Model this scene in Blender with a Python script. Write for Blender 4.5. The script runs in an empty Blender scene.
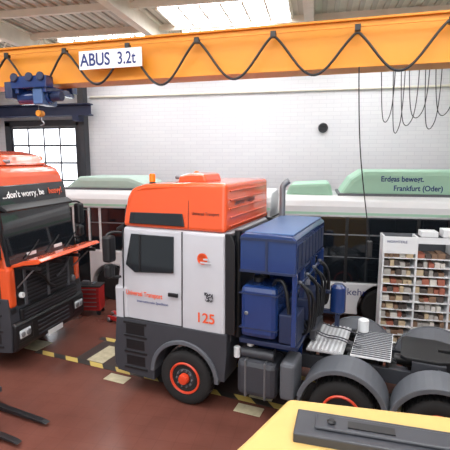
import bpy, bmesh, math, random
from mathutils import Vector, Matrix
R = math.radians
S = bpy.context.scene
S.view_settings.view_transform = 'Standard'

# ------------------------------------------------------------ materials
def lin(c):
    out = []
    for v in c:
        v = v / 255.0
        out.append(v / 12.92 if v <= 0.04045 else ((v + 0.055) / 1.055) ** 2.4)
    return out + [1.0]
MATS = {}
def mat(name, rgb, rough=0.5, metal=0.0, var=0.12, scale=4.0, bump=0.0, coat=0.0, emit=0.0):
    if name in MATS: return MATS[name]
    m = bpy.data.materials.new(name); m.use_nodes = True
    nt = m.node_tree; b = nt.nodes['Principled BSDF']
    tc = nt.nodes.new('ShaderNodeTexCoord')
    nz = nt.nodes.new('ShaderNodeTexNoise'); nz.inputs['Scale'].default_value = scale; nz.inputs['Detail'].default_value = 4
    nt.links.new(tc.outputs['Object'], nz.inputs['Vector'])
    mx = nt.nodes.new('ShaderNodeMix'); mx.data_type = 'RGBA'
    c = lin(rgb)
    mx.inputs[6].default_value = [x * (1 - var) for x in c[:3]] + [1]
    mx.inputs[7].default_value = [min(1, x * (1 + var)) for x in c[:3]] + [1]
    nt.links.new(nz.outputs['Fac'], mx.inputs[0])
    nt.links.new(mx.outputs[2], b.inputs['Base Color'])
    b.inputs['Roughness'].default_value = rough
    b.inputs['Metallic'].default_value = metal
    b.inputs['Coat Weight'].default_value = coat
    if emit:
        nt.links.new(mx.outputs[2], b.inputs['Emission Color'])
        b.inputs['Emission Strength'].default_value = emit
    if bump:
        bp = nt.nodes.new('ShaderNodeBump'); bp.inputs['Strength'].default_value = bump
        nt.links.new(nz.outputs['Fac'], bp.inputs['Height']); nt.links.new(bp.outputs['Normal'], b.inputs['Normal'])
    MATS[name] = m
    return m

ORANGE = mat('orange_paint', (220, 84, 40), 0.22, coat=0.6, var=0.05)
SILVER = mat('silver_white_paint', (184, 184, 190), 0.28, coat=0.6, var=0.05)
DGREY = mat('dark_grey_plastic', (54, 56, 62), 0.45)
MGREY = mat('mid_grey_plastic', (86, 89, 95), 0.45)
BLACK = mat('black_plastic', (20, 21, 24), 0.4)
RUBBER = mat('tyre_rubber', (26, 25, 26), 0.8)
GLASS = mat('dark_window_glass', (20, 25, 30), 0.06, var=0.3, coat=0.5)
BLUE = mat('blue_paint', (24, 50, 102), 0.25, coat=0.6)
BLUED = mat('dark_blue_paint', (28, 40, 72), 0.5)
BLUEL = mat('light_blue_metal', (66, 94, 138), 0.4)
ALU = mat('aluminium_plate', (190, 190, 192), 0.4, 0.5)
STEEL = mat('steel', (130, 132, 136), 0.4, 0.6)
WHITE = mat('white_paint', (216, 218, 220), 0.4, var=0.04)
GREEN = mat('pale_green_paint', (158, 200, 176), 0.45, var=0.05)
GREENW = mat('green_white_paint', (174, 198, 188), 0.45, var=0.05)
YEL = mat('crane_yellow', (222, 142, 34), 0.5, var=0.08, scale=2)
PYEL = mat('pale_yellow_paint', (196, 164, 98), 0.5, var=0.12)
RED = mat('red_paint', (180, 35, 35), 0.4)
RIM = mat('rim_red_orange', (214, 66, 34), 0.35, coat=0.3, var=0.05)
TXT_BLUE = mat('text_blue', (18, 42, 110), 0.5)
TXT_OR = mat('text_orange', (225, 85, 40), 0.5)
TXT_W = mat('text_white', (235, 235, 235), 0.5)
LAMP = mat('headlamp_glass', (200, 205, 210), 0.15, coat=1)
INTER = mat('bus_interior', (90, 95, 100), 0.7)

# ------------------------------------------------------------ geometry helpers
def empty(name, loc=(0, 0, 0), rz=0):
    e = bpy.data.objects.new(name, None); S.collection.objects.link(e)
    e.location = loc; e.rotation_euler = (0, 0, R(rz)); e.empty_display_size = 0.3
    return e
def finish(bm, name, parent, m, bevel=0.0, smooth=False, seg=2):
    bmesh.ops.recalc_face_normals(bm, faces=bm.faces)
    me = bpy.data.meshes.new(name); bm.to_mesh(me); bm.free()
    o = bpy.data.objects.new(name, me); S.collection.objects.link(o)
    if m: me.materials.append(m)
    if parent: o.parent = parent
    if smooth:
        for p in me.polygons: p.use_smooth = True
    if bevel > 0:
        b = o.modifiers.new('bevel', 'BEVEL'); b.width = bevel; b.segments = seg; b.limit_method = 'ANGLE'; b.angle_limit = R(35)
    return o
def addbox(bm, x0, x1, y0, y1, z0, z1):
    vs = [bm.verts.new((x, y, z)) for x in (x0, x1) for y in (y0, y1) for z in (z0, z1)]
    for f in ((0, 1, 3, 2), (4, 6, 7, 5), (0, 4, 5, 1), (2, 3, 7, 6), (0, 2, 6, 4), (1, 5, 7, 3)):
        bm.faces.new([vs[i] for i in f])
def box(name, parent, x0, x1, y0, y1, z0, z1, m, bevel=0.0, rot=None):
    bm = bmesh.new(); addbox(bm, x0, x1, y0, y1, z0, z1)
    if rot:
        c = Vector(((x0 + x1) / 2, (y0 + y1) / 2, (z0 + z1) / 2))
        bmesh.ops.rotate(bm, cent=c, matrix=Matrix.Rotation(R(rot[1]), 3, rot[0]), verts=bm.verts)
    return finish(bm, name, parent, m, bevel)
def boxes(name, parent, lst, m, bevel=0.0):
    bm = bmesh.new()
    for b in lst: addbox(bm, *b)
    return finish(bm, name, parent, m, bevel)
def prism(name, parent, pts, y0, y1, m, bevel=0.0, fn=None, seg=2):
    bm = bmesh.new()
    a = [bm.verts.new((x, y0, z)) for x, z in pts]
    b = [bm.verts.new((x, y1, z)) for x, z in pts]
    bm.faces.new(a); bm.faces.new(b[::-1])
    n = len(pts)
    for i in range(n):
        bm.faces.new((a[i], b[i], b[(i + 1) % n], a[(i + 1) % n]))
    if fn:
        for v in bm.verts: v.co = fn(v.co)
    return finish(bm, name, parent, m, bevel, seg=seg)
def lathe(name, parent, prof, c, axis, m, seg=40, sgn=1, smooth=True):
    bm = bmesh.new(); rings = []
    for r, a in prof:
        ring = []
        for i in range(seg):
            t = 2 * math.pi * i / seg
            p, q = r * math.cos(t), r * math.sin(t)
            if axis == 'y': co = (c[0] + p, c[1] + sgn * a, c[2] + q)
            elif axis == 'x': co = (c[0] + sgn * a, c[1] + p, c[2] + q)
            else: co = (c[0] + p, c[1] + q, c[2] + sgn * a)
            ring.append(bm.verts.new(co))
        rings.append(ring)
    for k in range(len(rings) - 1):
        for i in range(seg):
            j = (i + 1) % seg
            bm.faces.new((rings[k][i], rings[k][j], rings[k + 1][j], rings[k + 1][i]))
    bm.faces.new(rings[0]); bm.faces.new(rings[-1][::-1])
    o = finish(bm, name, parent, m, 0, smooth)
    if smooth:
        e = o.modifiers.new('es', 'EDGE_SPLIT'); e.split_angle = R(40)
    return o
def cyl(name, parent, c, r, h, axis, m, seg=24, rnd=0.015):
    rnd = min(rnd, r * 0.5, h * 0.4)
    return lathe(name, parent, [(r - rnd, 0), (r, rnd), (r, h - rnd), (r - rnd, h)], c, axis, m, seg)
def tube(name, parent, pts, r, m, smooth=True):
    cu = bpy.data.curves.new(name, 'CURVE'); cu.dimensions = '3D'; cu.bevel_depth = r; cu.bevel_resolution = 3
    sp = cu.splines.new('NURBS' if smooth else 'POLY'); sp.points.add(len(pts) - 1)
    for i, p in enumerate(pts): sp.points[i].co = (p[0], p[1], p[2], 1)
    if smooth: sp.use_endpoint_u = True; sp.order_u = 3
    cu.use_fill_caps = True
    cu.materials.append(m)
    o = bpy.data.objects.new(name, cu); S.collection.objects.link(o)
    if parent: o.parent = parent
    return o
def text(name, parent, body, loc, rot, size, m, align='LEFT', bold=0.0, shear=0.0, sx=1.0):
    cu = bpy.data.curves.new(name, 'FONT'); cu.body = body; cu.size = size; cu.extrude = 0.002; cu.align_x = align
    cu.offset = bold; cu.shear = shear
    cu.materials.append(m)
    o = bpy.data.objects.new(name, cu); S.collection.objects.link(o)
    o.location = loc; o.rotation_euler = [R(a) for a in rot]; o.scale = (sx, 1, 1)
    if parent: o.parent = parent
    return o
def arc(cx, cz, r, a0, a1, n=14):
    return [(cx + r * math.cos(R(a0 + (a1 - a0) * i / n)), cz + r * math.sin(R(a0 + (a1 - a0) * i / n))) for i in range(n + 1)]

# ------------------------------------------------------------ room materials
def floor_material():
    m = bpy.data.materials.new('red_floor_coating'); m.use_nodes = True
    nt = m.node_tree; b = nt.nodes['Principled BSDF']
    tc = nt.nodes.new('ShaderNodeTexCoord')
    n1 = nt.nodes.new('ShaderNodeTexNoise'); n1.inputs['Scale'].default_value = 0.7; n1.inputs['Detail'].default_value = 8
    n2 = nt.nodes.new('ShaderNodeTexNoise'); n2.inputs['Scale'].default_value = 3; n2.inputs['Detail'].default_value = 6
    br = nt.nodes.new('ShaderNodeTexBrick'); br.offset = 0.0
    br.inputs['Scale'].default_value = 1.0; br.inputs['Brick Width'].default_value = 0.3; br.inputs['Row Height'].default_value = 0.3
    br.inputs['Mortar Size'].default_value = 0.005
    br.inputs['Color1'].default_value = (1, 1, 1, 1); br.inputs['Color2'].default_value = (0.96, 0.96, 0.96, 1); br.inputs['Mortar'].default_value = (0.84, 0.84, 0.84, 1)
    for n in (n1, n2, br): nt.links.new(tc.outputs['Object'], n.inputs['Vector'])
    r = nt.nodes.new('ShaderNodeValToRGB')
    r.color_ramp.elements[0].position = 0.3; r.color_ramp.elements[0].color = lin((90, 54, 46))
    r.color_ramp.elements[1].position = 0.72; r.color_ramp.elements[1].color = lin((118, 74, 63))
    nt.links.new(n1.outputs['Fac'], r.inputs['Fac'])
    mx = nt.nodes.new('ShaderNodeMix'); mx.data_type = 'RGBA'; mx.blend_type = 'MULTIPLY'; mx.inputs[0].default_value = 0.9
    nt.links.new(r.outputs['Color'], mx.inputs[6]); nt.links.new(br.outputs['Color'], mx.inputs[7])
    nt.links.new(mx.outputs[2], b.inputs['Base Color'])
    mr = nt.nodes.new('ShaderNodeMapRange'); mr.inputs['To Min'].default_value = 0.12; mr.inputs['To Max'].default_value = 0.32
    nt.links.new(n2.outputs['Fac'], mr.inputs['Value']); nt.links.new(mr.outputs['Result'], b.inputs['Roughness'])
    return m
def brick_material():
    m = bpy.data.materials.new('white_brick'); m.use_nodes = True
    nt = m.node_tree; b = nt.nodes['Principled BSDF']
    tc = nt.nodes.new('ShaderNodeTexCoord')
    mp = nt.nodes.new('ShaderNodeMapping'); mp.inputs['Rotation'].default_value = (R(90), 0, 0)
    br = nt.nodes.new('ShaderNodeTexBrick'); br.inputs['Scale'].default_value = 1.0
    br.inputs['Brick Width'].default_value = 0.5; br.inputs['Row Height'].default_value = 0.14; br.inputs['Mortar Size'].default_value = 0.008
    br.inputs['Color1'].default_value = lin((218, 218, 222)); br.inputs['Color2'].default_value = lin((214, 214, 219)); br.inputs['Mortar'].default_value = lin((204, 204, 210))
    nt.links.new(tc.outputs['Object'], mp.inputs['Vector']); nt.links.new(mp.outputs['Vector'], br.inputs['Vector'])
    nt.links.new(br.outputs['Color'], b.inputs['Base Color'])
    bp = nt.nodes.new('ShaderNodeBump'); bp.inputs['Strength'].default_value = 0.08; bp.inputs['Distance'].default_value = 0.01; bp.invert = True
    nt.links.new(br.outputs['Fac'], bp.inputs['Height']); nt.links.new(bp.outputs['Normal'], b.inputs['Normal'])
    b.inputs['Roughness'].default_value = 0.7
    return m
def hazard_material():
    m = bpy.data.materials.new('hazard_stripes'); m.use_nodes = True
    nt = m.node_tree; b = nt.nodes['Principled BSDF']
    tc = nt.nodes.new('ShaderNodeTexCoord')
    w = nt.nodes.new('ShaderNodeTexWave'); w.bands_direction = 'DIAGONAL'; w.inputs['Scale'].default_value = 0.9
    nt.links.new(tc.outputs['Object'], w.inputs['Vector'])
    r = nt.nodes.new('ShaderNodeValToRGB'); r.color_ramp.interpolation = 'CONSTANT'
    r.color_ramp.elements[0].color = lin((45, 40, 36)); r.color_ramp.elements[1].position = 0.5; r.color_ramp.elements[1].color = lin((196, 170, 90))
    nt.links.new(w.outputs['Fac'], r.inputs['Fac']); nt.links.new(r.outputs['Color'], b.inputs['Base Color'])
    b.inputs['Roughness'].default_value = 0.6
    return m
CEIL = mat('ceiling_paint', (218, 212, 200), 0.7)
GIRD = mat('girder_paint', (226, 221, 208), 0.6)
GLOW = mat('skylight_glazing', (250, 251, 255), 0.5, var=0.02, emit=8.0)
GATEGLOW = mat('gate_glazing', (240, 245, 255), 0.5, var=0.05, emit=3.5)
CORR = mat('corrugated_steel', (184, 178, 166), 0.5, 0.1)

XL, XR, YB, YF, ZC = -15.0, 13.0, 16.0, -4.0, 8.3
box('floor', None, XL, XR, YF, YB, -0.1, 0, floor_material())
box('wall_back', None, XL, XR, YB, YB + 0.2, 0, ZC, brick_material())
box('wall_left', None, XL - 0.2, XL, YF, YB, 0, ZC, mat('wall_grey', (215, 215, 217), 0.7))
box('wall_right', None, XR, XR + 0.2, YF, YB, 0, ZC, MATS['wall_grey'])
ce = empty('ceiling')
box('slab', ce, XL, XR, YF, YB, ZC, ZC + 0.15, CEIL)
ribs = []
x = XL
while x < XR:
    ribs.append((x, x + 0.12, YF, YB, ZC - 0.05, ZC)); x += 0.3
boxes('corrugated_ribs', ce, ribs, CORR)
gd = empty('roof_girder')
lst = []
for gx in (-13.2, -8.6, -4.5, -0.3, 3.9, 8.1):
    lst += [(gx - 0.11, gx + 0.11, YF, YB, ZC - 0.09, ZC - 0.05), (gx - 0.02, gx + 0.02, YF, YB, ZC - 0.5, ZC - 0.09), (gx - 0.11, gx + 0.11, YF, YB, ZC - 0.54, ZC - 0.5)]
boxes('main_beams', gd, lst, GIRD)
lst = []
yy = -3
while yy < 16:
    lst += [(XL, XR, yy - 0.05, yy + 0.05, ZC - 0.22, ZC - 0.05)]; yy += 1.9
boxes('purlins', gd, lst, GIRD)
TY = 12.45
boxes('truss_chords', gd, [(XL, XR, TY - .05, TY + .05, ZC - .62, ZC - .54), (XL, XR, TY - .05, TY + .05, ZC - .13, ZC - .05)], GIRD)
for i in range(46):
    xa = XL + .3 + i * .6
    tube('truss_brace_%d' % i, gd, [(xa, TY, ZC - .58), (xa + .3, TY, ZC - .1), (xa + .6, TY, ZC - .58)], .022, GIRD, False)
k = 1
for (x0, x1, y0, y1) in ((-4.0, -0.8, 10.75, 12.2), (-12.6, -9.2, 9.3, 12.2), (-8.1, -5.0, 12.8, 15.0), (4.6, 7.6, 9.5, 12.2), (-4.0, -.8, 12.8, 15.0), (0.2, 3.4, 12.8, 15.0),
                         (-12.6, -9.2, 3.0, 7.0), (-8.1, -5.0, 3.0, 7.0), (-4.0, -0.8, 3.0, 7.0), (0.2, 3.4, 3.0, 7.0), (4.6, 7.6, 3, 7.0), (-4, -.8, -3, 1), (.2, 3.4, -3, 1), (-8.1, -5, -3, 1)):
    w = empty('window_%d' % k); k += 1
    box('glazing', w, x0, x1, y0, y1, ZC - 0.09, ZC - 0.07, GLOW)
    fr = [(x0 - .06, x0, y0, y1, ZC - .14, ZC - .05), (x1, x1 + .06, y0, y1, ZC - .14, ZC - .05)]
    for i in range(1, 6):
        xx = x0 + (x1 - x0) * i / 6; fr.append((xx - .025, xx + .025, y0, y1, ZC - .14, ZC - .09))
    fr.append((x0, x1, (y0 + y1) / 2 - .03, (y0 + y1) / 2 + .03, ZC - .15, ZC - .09))
    boxes('glazing_bars', w, fr, GIRD)

# sectional gate in back wall
g = empty('door_1')
GX0, GX1 = -12.35, -9.47
lst = []; frame = []
for r_ in range(8):
    z0 = 0.15 + r_ * 0.7
    for c_ in range(4):
        x0 = GX0 + (GX1 - GX0) * c_ / 4; x1 = GX0 + (GX1 - GX0) * (c_ + 1) / 4
        lst.append((x0 + .03, x1 - .03, YB - .07, YB - .03, z0 + .04, z0 + .66))
boxes('panes', g, lst, GATEGLOW)
for c_ in range(5):
    xx = GX0 + (GX1 - GX0) * c_ / 4; frame.append((xx - .03, xx + .03, YB - .1, YB - .001, 0, 5.8))
for r_ in range(9):
    z0 = 0.15 + r_ * 0.7; frame.append((GX0, GX1, YB - .09, YB - .001, z0 - .04, z0 + .04))
boxes('panel_frame', g, frame, MGREY)
boxes('jambs', g, [(GX0 - .3, GX0 - .05, YB - .16, YB, 0, 6.0), (GX1 + .05, GX1 + .2, YB - .16, YB, 0, 6.0), (GX0 - .3, GX1 + .2, YB - .16, YB, 5.83, 6.05)], DGREY)
box('trim_1', None, -9.2, -8.95, YB - .35, YB, 0, ZC - .1, DGREY, .01)
box('trim_2', None, -13.6, -13.3, YB - .35, YB, 0, ZC - .1, DGREY, .01)
rb = empty('runway_beam')
boxes('i_beam', rb, [(-14.9, -8.5, YB - .75, YB - .4, 6.55, 6.6), (-14.9, -8.5, YB - .6, YB - .55, 6.2, 6.55), (-14.9, -8.5, YB - .75, YB - .4, 6.15, 6.2)], BLUED)
boxes('brackets', rb, [(-9.2, -8.95, YB - .75, YB - .35, 5.95, 6.15), (-13.6, -13.3, YB - .75, YB - .35, 5.95, 6.15)], BLUED)
tube('trim_3', None, [(-8.8, YB - .06, 6.9), (XR - .2, YB - .06, 6.9)], .04, GIRD, False)
wl = empty('wall_vent')
lathe('ring', wl, [(.17, 0), (.17, .08), (.14, .1), (.12, .06)], (0.16, YB - .001, 5.6), 'y', DGREY, sgn=-1)
boxes('grille', wl, [(0.05, .27, YB - .1, YB - .09, 5.53 + i * .05, 5.55 + i * .05) for i in range(4)], BLACK)

# ------------------------------------------------------------ crane
cr = empty('overhead_crane', (0, 8.32, 0), -4)
CY = 0.0
boxes('girder', cr, [(-14.0, 11.5, CY, CY + .45, 6.15, 6.89)], YEL, .01)
boxes('flanges', cr, [(-14.0, 11.5, CY - .06, CY + .51, 6.10, 6.15), (-14.0, 11.5, CY - .06, CY + .51, 6.89, 6.93)], YEL, .005)
boxes('web_stiffeners', cr, [(xx, xx + .02, CY - .03, CY, 6.15, 6.89) for xx in (-8.9, 4.2, 7.5)], YEL)
boxes('end_carriages', cr, [(-14.3, -14.0, CY - 1.2, CY + 1.6, 6.3, 6.7), (11.5, 11.8, CY - 1.2, CY + 1.6, 6.3, 6.7)], YEL, .02)
boxes('side_runways', rb, [(-14.5, -14.1, YF, YB - .8, 5.9, 6.28), (11.4, 11.8, YF, YB - .1, 5.9, 6.28)], BLUED)
# sign carried on stand-off brackets in front of the festoon
boxes('sign_brackets', cr, [(xx, xx + .03, CY - .25, CY, 6.62, 6.66) for xx in (-4.7, -3.7)], STEEL)
box('sign_plate', cr, -4.83, -3.42, CY - .27, CY - .25, 6.31, 6.67, TXT_W)
text('sign_name', cr, 'ABUS', (-4.8, CY - .275, 6.38), (90, 0, 0), .34, TXT_BLUE, bold=.006, sx=.84)
text('sign_load', cr, '3.2t', (-3.96, CY - .275, 6.38), (90, 0, 0), .33, TXT_BLUE, bold=.004, sx=.8)
box('festoon_rail', cr, -13.5, 11.2, CY - .2, CY - .17, 6.74, 6.77, YEL)
pts = []
hx = -12.52; sp = 1.46
for i in range(0, 16 * 12):
    t = i / 12.0
    ph = (t % 1.0)
    par = 4 * (ph - .5) ** 2 * 2 - 1          # hanging parabola with tight tops
    zz = 6.34 + .37 * (.6 * math.cos(2 * math.pi * ph) + .4 * par) + .03 * math.sin(t * 2.7) - .03 * math.cos(t * 4.1)
    pts.append((hx + sp * t, CY - .2, zz))
tube('festoon_cable', cr, pts, .023, BLACK)
boxes('festoon_trolleys', cr, [(hx + sp * i - .05, hx + sp * i + .05, CY - .23, CY - .13, 6.67, 6.78) for i in range(16)], BLACK, .01)
HX = -6.05
boxes('hoist_trolley', cr, [(HX - .45, HX + .45, CY - .35, CY - .1, 6.0, 6.25), (HX - .45, HX + .45, CY + .55, CY + .75, 5.98, 6.22), (HX - .4, HX - .3, CY - .3, CY + .7, 5.9, 6.05), (HX + .3, HX + .4, CY - .3, CY + .7, 5.9, 6.05)], BLUE, .02)
for xx in (-.33, 0.05, .33):
    cyl('trolley_wheel', cr, (HX + xx, CY - .4, 6.22), .09, .06, 'y', BLUED)
cyl('hoist_drum', cr, (HX - .45, CY - .05, 5.85), .16, .8, 'x', BLUE)
cyl('hoist_motor', cr, (HX + .36, CY - .05, 5.85), .11, .25, 'x', BLUED)
box('hoist_control_box', cr, HX - .62, HX - .42, CY - .35, CY - .05, 5.8, 6.15, BLUED, .02)
box('hoist_gearbox', cr, HX + .05, HX + .3, CY - .3, CY + .2, 5.66, 6.0, BLUEL, .03)
cyl('hook_block', cr, (HX, CY - .1, 5.5), .07, .16, 'y', YEL)
tube('hook', cr, [(HX, CY, 5.45), (HX, CY, 5.35), (HX + .07, CY, 5.31), (HX + .05, CY, 5.24), (HX - .03, CY, 5.24)], .018, STEEL)
tube('hoist_ropes', cr, [(HX - .05, CY, 5.8), (HX - .05, CY, 5.4)], .008, STEEL, False)
tube('pendant_cable', cr, [(.67, CY - .1, 6.1), (.71, CY - .1, 5), (.85, CY - .05, 3.9), (1.0, CY, 3.0)], .011, BLACK)
box('pendant_control', cr, .95, 1.05, CY - .05, CY + .05, 2.7, 3.0, BLACK, .02)
hc = empty('hanging_cable')
for i, (x0, w_, dpt) in enumerate(((1.6, .35, .9), (1.9, .3, 1.2), (2.1, .45, 1.0), (2.3, .5, .8), (2.7, .4, 1.1), (2.95, .5, .75), (3.3, .6, .7), (3.5, .35, 1.15), (3.8, .5, 1.0))):
    tube('loop_%d' % i, hc, [(x0, 12.6, 6.9), (x0 + .05, 12.6, 6.6 - dpt), (x0 + w_ / 2, 12.6, 6.3 - dpt), (x0 + w_, 12.6, 6.6 - dpt * .8), (x0 + w_, 12.6, 6.9)], .012, DGREY)
box('support_bar', hc, 1.5, 11, 12.6, 12.66, 6.88, 6.96, STEEL)
boxes('support_rods', hc, [(xx, xx + .03, 12.6, 12.63, 6.9, ZC - .05) for xx in (3.8, 5, 8)], STEEL)

# ------------------------------------------------------------ wheels
def wheel(p, tag, x, sg, yf, Rr=.52, w=.3, deep=False, ring=RIM, z=None):
    z = z or Rr
    c = (x, sg * yf, z)
    lathe(tag + '_tyre', p, [(.30, .02), (.34, .0), (Rr - .06, .0), (Rr - .015, .025), (Rr, .06), (Rr, w - .06), (Rr - .015, w - .025), (Rr - .06, w), (.30, w)], c, 'y', RUBBER, sgn=-sg, seg=48)
    bm = bmesh.new()
    for i in range(36):
        t = 2 * math.pi * i / 36
        for (a0, a1) in ((.05, w / 2 - .03), (w / 2 + .03, w - .05)):
            b2 = bmesh.new()
            addbox(b2, -.018, .018, -sg * a0 + c[1], -sg * a1 + c[1], Rr - .008, Rr + .006)
            bmesh.ops.rotate(b2, cent=(0, 0, 0), matrix=Matrix.Rotation(t, 3, 'Y'), verts=b2.verts)
            me = bpy.data.meshes.new('t'); b2.to_mesh(me); b2.free()
            bm.from_mesh(me); bpy.data.meshes.remove(me)
    bmesh.ops.translate(bm, vec=(x, 0, z), verts=bm.verts)
    finish(bm, tag + '_tread', p, BLACK)
    d = .17 if deep else .05
    lathe(tag + '_rim', p, [(.305, w * .9), (.305, .0), (.29, -.012), (.265, .0), (.255, d)], c, 'y', ring, sgn=-sg)
    lathe(tag + '_disc', p, [(.262, d), (.2, d - .01), (.17, d - .04), (.12, d - .04), (.12, d)], c, 'y', DGREY if not deep else ring, sgn=-sg)
    lathe(tag + '_hub', p, [(.10, d - .03), (.10, d - .1), (.085, d - .13), (.03, d - .14)], c, 'y', ring if not deep else DGREY, sgn=-sg, seg=24)
    for i in range(10):
        t = 2 * math.pi * i / 10
        lathe(tag + '_bolt_%d' % i, p, [(.016, 0), (.016, .035)], (x + .155 * math.cos(t), c[1] - sg * (d - .04), z + .155 * math.sin(t)), 'y', STEEL if not deep else BLACK, 6, sgn=sg)

# ------------------------------------------------------------ tractor truck
def truck(loc, rz, main=True):
    T = empty('tractor_truck', loc, rz)
    HW = 1.22
    def tap(co):
        f = max(0, (co.z - 2.3) / 1.8); co.y *= 1 - .07 * f
        if co.x < -1.2: co.y *= .97
        return co
    prism('cab_body', T, [(-1.44, 1.45), (-1.46, 2.1), (-1.3, 3.26), (.8, 3.26), (.8, 1.45)], -HW, HW, SILVER if main else ORANGE, .06, tap, 3)
    prism('cab_roof', T, [(-1.31, 3.26), (-1.28, 3.5), (-1.2, 3.82), (-1.08, 3.98), (-.8, 4.06), (.1, 4.1), (.8, 4.1), (.8, 3.26)], -HW, HW, ORANGE, .1 if not main else .07, tap, 3)
    for sg in (-1, 1):
        prism('roof_side_panel', T, [(-1.14, 3.33), (-1.1, 3.54), (-.02, 3.56), (.02, 3.33)], sg * (HW - .04), sg * (HW - .065), GLASS, .01,)
        prism('roof_side_swage', T, [(.08, 3.3), (.08, 4.0), (.1, 4.0), (.1, 3.3)], sg * (HW - .1), sg * (HW - .054), mat('dark_orange_line', (150, 50, 22), .5), 0,  # vertical panel line in a darker orange
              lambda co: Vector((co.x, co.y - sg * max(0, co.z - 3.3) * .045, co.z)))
    prism('roof_front_panel', T, [(-1.325, 3.26), (-1.305, 3.5), (-1.27, 3.66), (-1.2, 3.66), (-1.2, 3.26)], -1.08, 1.08, GLASS, .015)
    ww = 1.08 if main else 1.13
    prism('windscreen', T, [(-1.485, 2.12), (-1.335, 3.24), (-1.29, 3.24), (-1.42, 2.12)], -ww, ww, GLASS, .02)
    if not main:
        for sg in (-1, 1):
            prism('windscreen_pillar', T, [(-1.475, 2.12), (-1.325, 3.26), (-1.22, 3.26), (-1.3, 2.12)], sg * 1.06, sg * 1.165, BLACK, .03)
        for i, yy in enumerate((-.45, .45)):
            box('dashboard_item_%d' % i, T, -1.47, -1.44, yy - .15, yy + .15, 2.2, 2.3, WHITE, .01)
    prism('sun_visor', T, [(-1.33, 3.3), (-1.5, 3.2), (-1.48, 3.16), (-1.31, 3.2)], -1.1, 1.1, BLACK, .015)
    for i, yy in enumerate((-.7, 0, .7)):
        tube('wiper_%d' % i, T, [(-1.50, yy, 2.2), (-1.49, yy - .25, 2.32), (-1.47, yy - .5, 2.5)], .012, BLACK)
    for sg in (-1, 1):
        y0 = sg * (HW - .03); y1 = sg * (HW + .004)
        def lean(co):
            co.y -= sg * max(0, (co.z - 2.3)) * .047; return co
        prism('side_window', T, [(-1.22, 2.55), (-1.02, 2.42), (-.2, 2.48), (-.2, 3.14), (-1.1, 3.14)], y0, y1, GLASS, .01, lean)
        prism('window_divider', T, [(-.92, 2.44), (-.88, 2.44), (-.88, 3.14), (-.92, 3.14)], y0, sg * (HW + .012), BLACK, 0, lean)
        for (a, b, c_, d_) in ((-1.3, -1.285, 1.5, 3.2), (-.04, -.025, 1.5, 3.24), (-1.3, -.03, 1.5, 1.515)):
            prism('door_seam', T, [(a, c_), (b, c_), (b, d_), (a, d_)], y0, sg * (HW + .003), BLACK, 0, lean)
        box('door_handle', T, -.3, -.1, sg * (HW - .01), sg * (HW + .03), 2.05, 2.12, BLACK, .01)
        tube('mirror_arm', T, [(-1.3, sg * 1.2, 3.15), (-1.45, sg * 1.38, 3.2), (-1.45, sg * 1.45, 3.1)], .025, BLACK)
        tube('mirror_arm_lower', T, [(-1.35, sg * 1.2, 2.3), (-1.45, sg * 1.4, 2.3), (-1.45, sg * 1.45, 2.4)], .025, BLACK)
        box('mirror_main', T, -1.52, -1.34, sg * 1.3, sg * 1.52, 2.62, 3.12, BLACK, .05)
        box('mirror_wide', T, -1.51, -1.36, sg * 1.32, sg * 1.51, 2.32, 2.58, BLACK, .05)
        pr = [(-1.47, .42), (-1.5, .8), (-1.5, 1.08), (-1.46, 1.5), (.84, 1.5), (.84, 1.12), (.8, .62), (.64, .62)] + arc(0, .56, .63, 5, 175, 18) + [(-.64, .36)]
        prism('lower_skirt', T, pr, sg * .62, sg * (HW + .015), DGREY, .02)
        am = arc(0, .56, .70, 0, 180, 18) + arc(0, .56, .62, 180, 0, 18)
        prism('arch_lip', T, am, sg * .9, sg * (HW + .05), MGREY, .015)
        boxes('entry_steps', T, [(-1.3, -.78, sg * (HW - .02), sg * (HW + .03), z0, z0 + .05) for z0 in (.5, .82, 1.14, 1.4)], BLACK, .01)
        boxes('step_recess', T, [(-1.25, -.83, sg * (HW - .02), sg * (HW + .02), z0, z0 + .2) for z0 in (.58, .9, 1.2)], BLACK, .01)
    prism('front_core', T, [(-1.3, .6), (-1.36, 2.15), (-.7, 2.15), (-.7, .6)], -1.15, 1.15, BLACK, .02)
    prism('bumper', T, [(-1.5, .4), (-1.58, .5), (-1.58, .95), (-1.5, 1.02), (-1.25, 1.02), (-1.25, .4)], -1.2, 1.2, DGREY if main else BLACK, .04)
    boxes('bumper_grille', T, [(-1.6, -1.57, -.55, .55, .55 + i * .09, .58 + i * .09) for i in range(4)], BLACK if main else DGREY, .005)
    for sg in (-1, 1):
        prism('headlamp', T, [(-1.6, .66), (-1.61, .84), (-1.45, .86), (-1.45, .64)], sg * .78, sg * 1.12, LAMP, .03)
        box('headlamp_bezel', T, -1.59, -1.5, sg * .7, sg * 1.17, .57, .91, BLACK, .03)
        cyl('headlamp_lens_a', T, (-1.63, sg * .87, .75), .065, .04, 'x', STEEL)
        cyl('headlamp_lens_b', T, (-1.63, sg * 1.03, .75), .055, .04, 'x', STEEL)
        box('front_corner_panel', T, -1.5, -1.2, sg * 1.0, sg * 1.21, 1.05 if main else 1.3, 2.12 if main else 2.1, SILVER if main else ORANGE, .05)
        if not main: box('front_corner_lower', T, -1.49, -1.2, sg * 1.02, sg * 1.21, 1.03, 1.3, BLACK, .03)
    box('number_plate', T, -1.61, -1.595, -.26, .26, .42, .53, WHITE)
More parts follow.
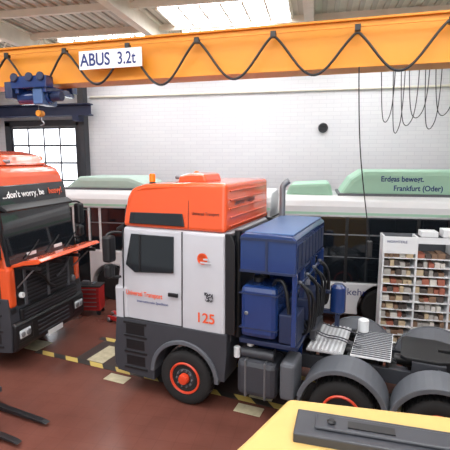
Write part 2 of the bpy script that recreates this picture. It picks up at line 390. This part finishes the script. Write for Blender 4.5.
    if main:
        prism('grille_panel', T, [(-1.48, 1.05), (-1.52, 1.9), (-1.46, 2.1), (-1.38, 2.1), (-1.38, 1.05)], -1.0, 1.0, SILVER, .03)
        boxes('grille_bars', T, [(-1.54, -1.49, -.9, .9, 1.15 + i * .13, 1.2 + i * .13) for i in range(6)], BLACK, .01)
    else:
        box('front_inner_panel', T, -1.48, -1.4, -1.0, 1.0, 1.05, 2.1, BLACK, .02)
        prism('raised_flap', T, [(-1.46, 2.14), (-1.75, 2.24), (-2.1, 2.30), (-2.18, 2.25), (-2.1, 2.2), (-1.75, 2.15), (-1.46, 2.08)], -1.08, 1.08, ORANGE, .015)
        boxes('flap_inner_frame', T, [(-2.1, -1.5, yy, yy + .06, 2.06, 2.13) for yy in (-1.0, -.35, .3, .94)], BLACK, .01)
        for sg in (-1, 1):
            tube('flap_strut', T, [(-1.4, sg * .95, 1.6), (-2.0, sg * .98, 2.14)], .015, STEEL, False)
        boxes('radiator_fins', T, [(-1.495, -1.46, -.7, .7, 1.3 + i * .08, 1.33 + i * .08) for i in range(9)], DGREY)
        boxes('radiator_frame', T, [(-1.5, -1.45, -.78, -.7, 1.25, 2.02), (-1.5, -1.45, .7, .78, 1.25, 2.02), (-1.5, -1.45, -.04, .04, 1.25, 2.02)], MGREY, .01)
        cyl('washer_bottle_cap', T, (-1.55, .88, 1.5), .06, .1, 'x', WHITE)
        cyl('horn', T, (-1.55, -.88, 1.4), .08, .1, 'x', STEEL)
        tube('engine_hose_a', T, [(-1.5, .6, 1.9), (-1.6, .3, 1.8), (-1.56, .1, 1.5), (-1.5, -.2, 1.4)], .03, BLACK)
        tube('engine_hose_b', T, [(-1.5, -.8, 1.95), (-1.6, -.5, 1.7), (-1.5, -.3, 1.6)], .025, MGREY)
        box('lower_grille_mesh', T, -1.56, -1.42, -.98, .98, 1.0, 1.24, BLACK, .03)
        boxes('lower_grille_slats', T, [(-1.575, -1.55, -.9, .9, 1.03 + i * .07, 1.055 + i * .07) for i in range(3)], DGREY)
        text('visor_slogan', T, "...don't worry, be", (-1.335, 1.0, 3.42), (78, 0, -90), .18, TXT_W, bold=.003)
        text('visor_slogan_end', T, "heavy!", (-1.335, -.42, 3.42), (78, 0, -90), .19, TXT_OR, bold=.002)
        prism('roof_spoiler', T, [(-.95, 4.04), (-.75, 4.26), (-.3, 4.34), (.5, 4.34), (.6, 4.08)], -.95, .95, ORANGE, .06)
    prism('roof_hatch', T, [(-.35, 4.06), (-.3, 4.2), (-.1, 4.25), (.2, 4.24), (.26, 4.08)], -.75, -.05, ORANGE, .04)
    for yy in (-.95, .85):
        cyl('beacon_base', T, (-.75, yy, 4.04), .06, .05, 'z', BLACK)
        cyl('beacon', T, (-.75, yy, 4.08), .055, .16, 'z', mat('beacon_amber', (240, 110, 20), .2, emit=.3), rnd=.02)
    cyl('horn_a', T, (-1.0, .35, 4.12), .04, .5, 'x', STEEL)
    box('cab_rear_panel', T, .79, .86, -1.08, 1.08, 1.3, 3.22, DGREY, .02)
    boxes('rear_wall_ribs', T, [(.79, .83, -1.0, 1.0, z0, z0 + .03) for z0 in (3.35, 3.5, 3.65, 3.8, 3.95)], ORANGE, .01)
    prism('side_air_deflector', T, [(.8, 1.5), (.98, 1.5), (.98, 3.1), (.9, 3.26), (.8, 3.26)], -1.2, -1.14, BLACK, .01)
    prism('side_air_deflector_b', T, [(.8, 1.5), (.98, 1.5), (.98, 3.1), (.9, 3.26), (.8, 3.26)], 1.14, 1.2, BLACK, .01)
    tube('air_intake', T, [(.95, -.95, 3.3), (.95, -.95, 1.4)], .07, BLACK, False)
    boxes('frame_rails', T, [(-1.2, 5.1, -.44, -.36, .78, 1.04), (-1.2, 5.1, .36, .44, .78, 1.04)], DGREY, .01)
    boxes('cross_members', T, [(xx, xx + .12, -.36, .36, .82, 1.0) for xx in (-.9, .9, 1.9, 2.75, 3.45, 4.15, 4.95)], BLACK)
    for sx in (0, 2.8, 4.2):
        cyl('axle_%d' % int(sx * 10), T, (sx, -1.0, .52), .09, 2.0, 'y', BLACK)
        lathe('diff_%d' % int(sx * 10), T, [(.05, -.25), (.2, -.1), (.24, 0), (.2, .1), (.05, .25)], (sx, 0, .52), 'y', BLACK)
        boxes('springs_%d' % int(sx * 10), T, [(sx - .45, sx + .45, sg * .5 - .04, sg * .5 + .04, .64, .74) for sg in (-1, 1)], DGREY)
    for sg in (-1, 1):
        wheel(T, 'front_wheel_%d' % sg, 0, sg, 1.22)
        for sx in (2.8, 4.2):
            wheel(T, 'rear_wheel_%d_%d' % (sg, sx * 10), sx, sg, 1.24, w=.56, deep=True)
            am = arc(sx, .54, .70, -2, 182, 20) + arc(sx, .54, .65, 182, -2, 20)
            prism('rear_fender_%d_%d' % (sg, sx * 10), T, am, sg * .62, sg * 1.27, MGREY, .012)
            am = arc(sx, .54, .72, 12, 168, 20) + arc(sx, .54, .64, 168, 12, 20)
            prism('fender_lip_%d_%d' % (sg, sx * 10), T, am, sg * 1.235, sg * 1.285, MGREY, .01)
            box('fender_stay', T, sx - .02, sx + .02, sg * .4, sg * 1.0, 1.02, 1.2, BLACK)
        box('fuel_tank', T, 1.0, 1.72, sg * .55, sg * 1.18, .42, 1.08, DGREY if sg < 0 else ALU, .1)
        boxes('tank_straps', T, [(1.15, 1.19, sg * .54, sg * 1.195, .41, 1.09), (1.5, 1.54, sg * .54, sg * 1.195, .41, 1.09)], STEEL, .02)
        box('toolbox', T, 1.78, 2.04, sg * .62, sg * 1.2, .5, 1.16, MGREY, .06)
        box('light_bar', T, 5.0, 5.08, sg * .5, sg * 1.2, .7, .9, BLACK, .01)
        box('tail_lamp', T, 5.08, 5.11, sg * .75, sg * 1.18, .74, .86, RED, .01)
    for i, sx in enumerate((2.3, 3.5)):
        cyl('brake_chamber_%d' % i, T, (sx, -.2, .9), .1, .25, 'x', DGREY)
        cyl('air_reservoir_%d' % i, T, (sx, .1, 1.0), .1, .5, 'x', BLACK)
    for i, yy in enumerate((-.3, -.2, .25)):
        tube('air_line_%d' % i, T, [(2.05, yy, 1.5), (2.3, yy, 1.35), (2.6, yy + .1, 1.32), (2.8, yy, 1.3), (3.55, yy + .05, 1.08)], .013, DGREY)
    cyl('air_tank', T, (1.05, -1.02, 1.17), .09, .6, 'x', DGREY)
    cyl('filter_cap', T, (1.2, -1.0, 1.28), .06, .1, 'z', WHITE)
    cyl('fluid_bottle', T, (.97, -1.05, 1.05), .06, .2, 'z', WHITE)
    box('deck_plate_a', T, 2.1, 2.72, -.62, .62, 1.2, 1.23, ALU)
    boxes('deck_ribs_a', T, [(2.12 + i * .075, 2.15 + i * .075, -.6, .6, 1.23, 1.255) for i in range(8)], WHITE)
    boxes('deck_legs', T, [(xx, xx + .05, yy, yy + .05, 1.03, 1.21) for xx in (2.15, 2.6, 2.9, 3.4) for yy in (-.43, .38)], BLACK)
    box('deck_plate_b', T, 2.84, 3.48, -.6, .6, 1.22, 1.25, WHITE)
    boxes('deck_ribs_b', T, [(2.85, 3.47, -.58 + i * .08, -.56 + i * .08, 1.25, 1.27) for i in range(15)], MGREY)
    pr = [(3.62, -.4), (3.7, -.47), (4.2, -.47), (4.62, -.3), (4.62, -.1), (4.2, -.05), (4.2, .05), (4.62, .1), (4.62, .3), (4.2, .47), (3.7, .47), (3.62, .4)]
    bm = bmesh.new()
    a = [bm.verts.new((x_, y_, 1.24)) for x_, y_ in pr]; b = [bm.verts.new((x_, y_, 1.3)) for x_, y_ in pr]
    bm.faces.new(a); bm.faces.new(b)
    for i in range(len(pr)): bm.faces.new((a[i], a[(i + 1) % len(pr)], b[(i + 1) % len(pr)], b[i]))
    finish(bm, 'fifth_wheel_plate', T, BLACK, .01)
    boxes('fifth_wheel_mount', T, [(3.8, 4.3, -.5, -.38, 1.02, 1.25), (3.8, 4.3, .38, .5, 1.02, 1.25)], DGREY, .01)
    tube('exhaust_stack', T, [(1.15, 1.08, 1.2), (1.15, 1.08, 2.5), (1.15, 1.08, 3.8), (1.15, 1.08, 3.98), (1.28, 1.1, 4.06)], .065, STEEL)
    if main:
        text('fleet_number', T, '125', (.25, -1.228, 1.66), (90, 0, 0), .25, TXT_OR, bold=.004)
        text('door_lettering', T, 'Universal Transport', (-1.22, -1.228, 1.98), (90, 0, 0), .13, TXT_OR, bold=.002, sx=.75)
        text('door_lettering_small', T, 'internationale Spedition', (-.98, -1.228, 1.86), (90, 0, 0), .07, TXT_BLUE)
        text('side_slogan', T, 'Universal Transport', (.16, -1.163, 3.55), (87, 0, 0), .085, BLACK, sx=.75)
        lathe('logo_ring', T, [(.1, 0), (.1, .006), (.075, .006), (.075, 0)], (.38, -1.205, 2.8), 'y', TXT_OR, sgn=-1)
        boxes('logo_mark', T, [(.34, .54, -1.216, -1.208, 2.72, 2.75), (.4, .5, -1.216, -1.208, 2.78, 2.81)], SILVER)
        bm = bmesh.new()
        rnd = random.Random(4)
        for i in range(9):
            for j in range(9):
                if rnd.random() > .45: addbox(bm, .42 + i * .018, .438 + i * .018, -1.226, -1.222, 2.05 + j * .018, 2.068 + j * .018)
        finish(bm, 'qr_code', T, DGREY)
        text('rear_lettering', T, 'Universal Transport', (.835, -.85, 3.72), (90, 0, 90), .13, BLACK)
        prism('tower_housing', T, [(1.08, 2.66), (1.08, 3.26), (1.16, 3.32), (1.95, 3.3), (2.02, 3.24), (2.02, 2.66)], -1.22, 1.18, BLUE, .02)
        box('tower_top_face', T, 1.14, 1.96, -1.16, 1.12, 3.3, 3.325, BLUEL, .005)  # top of the housing in a lighter blue than its sides
        boxes('tower_side_frame', T, [(1.08, 2.02, -1.235, -1.22, 2.66, 2.7), (1.08, 2.02, -1.235, -1.22, 3.2, 3.24), (1.52, 1.56, -1.235, -1.22, 2.7, 3.2)], BLUED)
        boxes('tower_grille', T, [(2.02, 2.035, -1.1 + i * .28, -.9 + i * .28, 2.75, 3.15) for i in range(8)], BLUED, .005)
        boxes('tower_posts', T, [(xx, xx + .08, yy, yy + .08, 1.04, 2.68) for xx in (1.1, 1.92) for yy in (-.5, .42, 1.08)] + [(1.1, 2.0, yy, yy + .08, 1.04, 1.12) for yy in (-.5, .42)], BLUE, .005)
        box('tower_base', T, 1.05, 2.06, -1.15, 1.15, 1.38, 1.46, BLUED, .01)
        box('oil_tank', T, 1.08, 1.72, -1.22, -.55, 1.52, 2.42, BLUE, .09)
        boxes('tank_seams', T, [(1.07, 1.73, -1.225, -.54, 2.28, 2.3), (1.07, 1.73, -1.225, -.54, 1.68, 1.7)], BLUED, .0)
        cyl('sight_glass', T, (1.2, -1.235, 1.95), .035, .02, 'y', STEEL)
        tube('tank_hose', T, [(1.6, -1.0, 2.42), (1.65, -1.05, 2.56), (1.85, -1.1, 2.5), (1.9, -1.12, 2.0)], .03, BLACK)
        cyl('tank_filler', T, (1.3, -.9, 2.42), .08, .1, 'z', BLACK)
        box('oil_tank_far', T, 1.1, 1.8, .5, 1.12, 1.5, 2.4, BLUE, .08)
        box('valve_block', T, 1.75, 2.1, -.55, .35, 1.7, 2.1, BLUED, .03)
        for i in range(5):
            cyl('valve_%d' % i, T, (1.82, -.46 + i * .19, 2.1), .045, .12, 'z', STEEL)
        cyl('pump_motor', T, (1.5, -.45, 1.75), .17, .8, 'y', BLUED)
        boxes('cooler_frame', T, [(1.96, 2.04, -1.2, -1.12, 1.46, 2.68), (1.96, 2.04, 1.1, 1.18, 1.46, 2.68), (1.98, 2.03, -1.2, 1.18, 2.4, 2.46)], BLUE, .01)
        for i in range(11):
            yy = -.95 + i * .19
            zt = 2.5 - .1 * (i % 3)
            tube('hydraulic_hose_%d' % i, T, [(2.02, yy, zt), (2.16 + .05 * (i % 2), yy + .02, zt - .1), (2.2, yy + .08, 2.0), (2.16, yy + .14, 1.6 - .06 * (i % 4)), (2.0, yy + .2, 1.5), (1.95, yy + .1, 1.85)], .024, BLACK)
            cyl('hose_fitting_%d' % i, T, (2.0, yy, zt), .03, .06, 'x', STEEL, 10)
        cyl('accumulator', T, (2.44, .6, 1.5), .15, .6, 'z', BLUE, rnd=.06)
        boxes('accumulator_bracket', T, [(2.0, 2.4, .55, .65, 1.5, 1.56), (2.0, 2.4, .55, .65, 1.9, 1.95), (2.4, 2.48, .56, .64, 1.2, 1.5)], BLUED)
        box('hose_couplings', T, 2.1, 2.2, -.4, .4, 1.3, 1.5, DGREY, .02)
        cyl('grease_pail', T, (2.95, .45, 1.27), .1, .24, 'z', WHITE)
        boxes('control_cabinet', T, [(1.74, 2.05, -1.15, -.62, 1.48, 1.98)], BLUED, .02)
    return T
truck((-2.03, 8.257, 0), -11, True)
t2 = truck((-7.66, 8.78, 0), 177, False)
t2.scale = (1.06, 1.03, 1.08)

# floor markings along the pit
pt = empty('floor_marking', (-2.03, 8.257, 0), -11)
HZ = hazard_material()
PLATE = mat('pit_plate', (186, 176, 146), .5, var=.4, scale=9)
box('edge_near', pt, -4.3, 5.2, -.68, -.52, 0.001, .006, HZ)
box('edge_far', pt, -3.4, 5.2, .52, .68, 0.001, .006, HZ)
box('pit_cover', pt, -3.2, 5.2, -.52, .52, 0.001, .004, mat('pit_cover_dark', (58, 44, 40), .6))  # dark brown cover between the pit edges
boxes('plates', pt, [(-2.9 + i * 1.3, -2.45 + i * 1.3, -.5, .3, .004, .012) for i in range(6)], PLATE)
boxes('side_ramps', pt, [(-2.0, -1.5, -1.05, -.78, .001, .008), (.9, 1.4, -1.05, -.78, .001, .008), (-4.9, -4.3, -.6, -.1, .001, .008)], PLATE)

# ------------------------------------------------------------ buses
def bus(loc, L, text_body=None, fair=(1.0, 11.0), sill=1.12, fm_=None, ft=3.86):
    B = empty('city_bus', loc)
    W = 2.5
    fm_ = fm_ or GREEN
    wx = [2.6, L - 3.2] if L > 9 else [2.0, L - 1.6]
    low = [(0.1, .32)]
    for w_ in wx: low += [(w_ - .58, .32)] + arc(w_, .5, .6, 180, 0, 14) + [(w_ + .58, .32)]
    low += [(L - .1, .32), (L, .6), (L, sill), (0, sill), (0, .6)]
    prism('lower_body', B, low, 0, W, WHITE, .03)
    box('window_band', B, .04, L - .04, .04, W - .04, sill, 2.78, GLASS, .04)
    n = int(L / 1.45)
    pil = []
    for i in range(n + 1):
        xx = .06 + (L - .12) * i / n
        pil.append((xx - .035, xx + .035, .022, W - .022, sill, 2.78))
    boxes('window_pillars', B, pil, BLACK if L > 9 else WHITE)
    boxes('window_vents', B, [(.1, L - .1, .028, .04, 2.3, 2.33)], STEEL)
    pr = [(0.0, 2.74), (W, 2.74), (W, 3.0), (W - .08, 3.14), (W - .3, 3.24), (.3, 3.24), (.08, 3.14), (0, 3.0)]
    bm = bmesh.new()
    a = [bm.verts.new((0, y_, z_)) for y_, z_ in pr]; b = [bm.verts.new((L, y_, z_)) for y_, z_ in pr]
    bm.faces.new(a); bm.faces.new(b)
    for i in range(len(pr)): bm.faces.new((a[i], a[(i + 1) % len(pr)], b[(i + 1) % len(pr)], b[i]))
    finish(bm, 'roof', B, WHITE, .04)
    f0, f1 = fair
    pr = [(f0, 3.2), (f0 + .3, ft - .2), (f0 + .6, ft), (f1 - .5, ft), (f1, ft - .16), (f1, 3.2)]
    prism('roof_gas_tank_fairing', B, pr, .35, W - .35, fm_, .12)
    if f0 > 1: prism('roof_hatch_cover', B, [(.15, 3.2), (.25, 3.5), (f0 - .2, 3.55), (f0 - .1, 3.2)], .4, W - .4, fm_, .08)
    box('fairing_trim', B, f0, f1, .3, W - .3, 3.22, 3.3, MGREY, .02)
    box('green_stripe', B, .02, L - .02, -.004, 0.01, 2.80, 2.86, GREEN)
    if L > 9:
        boxes('interior_rails', B, [(.3, L - .3, .03, .036, 1.75, 1.77)], STEEL)
        boxes('door_leaves', B, [(4.0, 4.55, -.01, .03, .4, 2.7), (4.6, 5.15, -.01, .03, .4, 2.7)], GLASS, .02)
        boxes('door_frame', B, [(3.96, 4.0, -.02, .03, .36, 2.74), (4.55, 4.6, -.02, .03, .36, 2.74), (5.15, 5.2, -.02, .03, .36, 2.74)], BLACK)
    else:
        boxes('door_leaves', B, [(.35, .85, -.01, .03, .4, 2.7), (.9, 1.35, -.01, .03, .4, 2.7)], GLASS, .02)
        boxes('door_frame', B, [(.3, .35, -.02, .03, .36, 2.74), (.85, .9, -.02, .03, .36, 2.74), (1.35, 1.4, -.02, .03, .36, 2.74)], WHITE)
    for sg in (-1, 1):
        for w_ in wx:
            lathe('tyre', B, [(.27, 0), (.45, 0), (.5, .05), (.5, .25), (.45, .3), (.27, .3)], (w_, .03 if sg < 0 else W - .03, .5), 'y', RUBBER, sgn=-sg)
            lathe('rim', B, [(.27, .0), (.27, .02), (.24, .08), (.1, .02), (.09, 0)], (w_, .04 if sg < 0 else W - .04, .5), 'y', STEEL, sgn=-sg)
    prism('end_windscreen', B, [(-.02, 1.3), (-.02, 2.7), (.06, 2.7), (.06, 1.3)], .15, W - .15, GLASS, .01)
    boxes('end_lamps', B, [(-.02, .02, .15, .35, .7, .95), (-.02, .02, W - .35, W - .15, .7, .95), (L - .02, L + .02, .15, .3, .8, 1.05), (L - .02, L + .02, W - .3, W - .15, .8, 1.05)], RED, .01)
    tube('mirror_arm', B, [(.1, 0.05, 2.8), (-.25, -.15, 2.75), (-.3, -.2, 2.4)], .025, BLACK)
    box('mirror', B, -.36, -.24, -.3, -.1, 2.0, 2.45, BLACK, .03)
    if text_body:
        for i, t_ in enumerate(text_body):
            text('fairing_text_%d' % i, B, t_, (f0 + 1.0 + i * .3, .342, 3.6 - i * .22), (90, 0, 0), .18, TXT_BLUE, bold=.003, sx=.9)
        text('side_text', B, 'Stadtverkehr', (.9, -.01, .82), (90, 0, 0), .25, TXT_BLUE)
    B.scale = (1.08, 1.0, 1.09)
    return B
bus((-1.0, 11.6, 0), 11.5, ['Erdgas bewegt.', 'Frankfurt (Oder)'], (1.45, 11))
bus((-8.5, 12.3, 0), 6.7, None, (.3, 3.0), 1.5, GREENW, 3.62)

# ------------------------------------------------------------ parts shelf
sh = empty('parts_shelf', (1.5, 10.0, 0))
SW, SH_ = 2.2, 2.8
boxes('uprights', sh, [(xx, xx + .04, 0, .5, 0, SH_) for xx in (0, .7, 1.43, SW - .04)], WHITE, .004)
boxes('shelves', sh, [(0, SW, 0, .5, .1 + i * .2, .12 + i * .2) for i in range(12)], WHITE)
box('back_panel', sh, 0, SW, .48, .5, 0, SH_, MGREY)
box('header_panel', sh, 0, .7, -.02, .0, 2.42, SH_, WHITE)
box('header_panel_b', sh, .72, SW, -.02, 0, 2.66, SH_, WHITE)
text('header_text', sh, 'NORMTEILE', (.08, -.025, 2.66), (90, 0, 0), .08, TXT_BLUE)
boxes('storage_boxes', sh, [(.8, 1.15, .05, .4, 2.8, 2.92), (1.25, 1.5, .05, .4, 2.8, 2.97), (1.6, 2.1, .05, .4, 2.8, 2.9)], WHITE, .01)
rn = random.Random(7)
cols = [mat('bin_beige', (176, 158, 128), .6), mat('bin_red', (150, 88, 70), .6), mat('bin_grey', (160, 156, 150), .6), mat('bin_brown', (124, 98, 78), .6), mat('bin_white', (196, 192, 184), .6), mat('bin_dark', (74, 66, 62), .6)]
groups = {i: [] for i in range(6)}
for r_ in range(12):
    z0 = .121 + r_ * .2
    for (xa, xb) in ((.04, .7), (.74, 1.43), (1.47, SW - .04)):
        x_ = xa + .01
        while x_ < xb - .09:
            w_ = rn.choice((.1, .13, .16)); h_ = rn.uniform(.07, .14)
            if x_ + w_ > xb: break
            groups[rn.choice((0, 0, 1, 2, 3, 3, 4, 5, 5))].append((x_, x_ + w_ - .015, rn.uniform(.0, .06), .4, z0, z0 + h_))
            x_ += w_
for i in range(6): boxes('bins_%d' % i, sh, groups[i], cols[i], .004)

# ------------------------------------------------------------ tool trolley between the trucks
tt = empty('tool_trolley', (-6.4, 11.1, 0), 10)
box('body', tt, -.35, .35, -.22, .22, .15, .85, RED, .02)
boxes('drawer_fronts', tt, [(-.32, .32, -.24, -.22, .2 + i * .125, .305 + i * .125) for i in range(5)], mat('drawer_red', (140, 25, 28), .4), .008)
boxes('drawer_handles', tt, [(-.25, .25, -.26, -.24, .28 + i * .125, .3 + i * .125) for i in range(5)], STEEL)
box('top_tray', tt, -.37, .37, -.24, .24, .85, .89, BLACK, .01)
for xx in (-.28, .28):
    for yy in (-.16, .16): cyl('castor', tt, (xx, yy - .02, .07), .07, .04, 'y', BLACK)
boxes('tools', tt, [(-.2, .0, -.1, .0, .89, 1.0), (.1, .15, -.15, .1, .89, .94)], MGREY, .01)
dr = empty('floor_jack', (-5.1, 10.6, 0), -20)
boxes('jack_frame', dr, [(-.5, .4, -.17, -.12, .05, .17), (-.5, .4, .12, .17, .05, .17)], RED, .01)
box('jack_arm', dr, -.45, .3, -.05, .05, .15, .21, RED, .01, ('Y', 8))
cyl('saddle', dr, (-.42, 0, .2), .08, .05, 'z', STEEL)
tube('handle', dr, [(.35, 0, .15), (.9, 0, .9)], .02, BLACK, False)
for xx in (-.45, .35):
    cyl('roller', dr, (xx, -.2, .06), .06, .4, 'y', STEEL)

# ------------------------------------------------------------ foreground yellow machine
fm = empty('yellow_machine_housing')
poly = [(-.22, 4.28), (3.2, 4.28), (3.2, 2.7), (-.95, 2.7), (-.56, 3.5)]
bm = bmesh.new()
a = [bm.verts.new((x_, y_, 0.25)) for x_, y_ in poly]; b = [bm.verts.new((x_, y_, 2.0)) for x_, y_ in poly]
bm.faces.new(a); bm.faces.new(b)
for i in range(len(poly)): bm.faces.new((a[i], a[(i + 1) % 5], b[(i + 1) % 5], b[i]))
finish(bm, 'housing', fm, PYEL, .05, seg=3)
box('base_skid', fm, -.2, 3.1, 2.8, 4.2, 0, .26, BLACK, .02)
bm = bmesh.new(); addbox(bm, -.12, 3.1, 3.55, 3.95, 1.99, 2.09)
addbox(bm, .06, 3.0, 3.65, 3.87, 2.09, 2.12)
bmesh.ops.rotate(bm, cent=(0, 3.8, 2), matrix=Matrix.Rotation(R(-4), 3, 'Z'), verts=bm.verts)
finish(bm, 'top_rail', fm, DGREY, .02)
bm = bmesh.new(); addbox(bm, .35, .75, 3.7, 3.8, 2.12, 2.13); addbox(bm, 1.2, 1.3, 3.7, 3.8, 2.12, 2.13)
bmesh.ops.rotate(bm, cent=(0, 3.8, 2), matrix=Matrix.Rotation(R(-4), 3, 'Z'), verts=bm.verts)
finish(bm, 'rail_slots', fm, BLACK)
cyl('rail_knob', fm, (.2, 3.73, 2.12), .04, .03, 'z', BLACK)

# ------------------------------------------------------------ fork tines, lower left
fk = empty('lift_fork_carriage', (-4.5, 5.3, 0), -12)
for yy in (0.05, .62):
    prism('tine_%d' % int(yy * 10), fk, [(-1.3, .04), (-1.3, .12), (-.1, .09), (.02, .065), (-.02, .055)], yy, yy + .1, BLACK, .005)
    box('shank', fk, -1.36, -1.28, yy, yy + .1, .05, .8, BLACK, .01)
boxes('carriage_bars', fk, [(-1.44, -1.36, -.15, .9, .2, .3), (-1.44, -1.36, -.15, .9, .65, .75), (-1.44, -1.37, -.1, 0, 0, .9), (-1.44, -1.37, .75, .85, 0, .9)], DGREY, .01)

# ------------------------------------------------------------ lights
def area(name, loc, rot, sx, sy, e, col=(1, 1, 1)):
    l = bpy.data.lights.new(name, 'AREA'); l.shape = 'RECTANGLE'; l.size = sx; l.size_y = sy; l.energy = e; l.color = col
    o = bpy.data.objects.new(name, l); S.collection.objects.link(o); o.location = loc; o.rotation_euler = [R(a) for a in rot]
    return o
area('hall_fill', (0, -3.5, 5), (78, 0, 0), 14, 5, 340, (1, .99, .97))  # added fill lamp behind the camera, brightens the hall
w = bpy.data.worlds.new('world'); S.world = w; w.use_nodes = True
w.node_tree.nodes['Background'].inputs[0].default_value = (.93, .96, 1, 1)
w.node_tree.nodes['Background'].inputs[1].default_value = .55

# ------------------------------------------------------------ camera
cd = bpy.data.cameras.new('camera'); co = bpy.data.objects.new('camera', cd); S.collection.objects.link(co)
cd.sensor_width = 36; cd.lens = 430 / 450 * 36
co.location = (0, 0, 4.5); co.rotation_euler = (R(90 - 8.7), 0, R(12))
S.camera = co
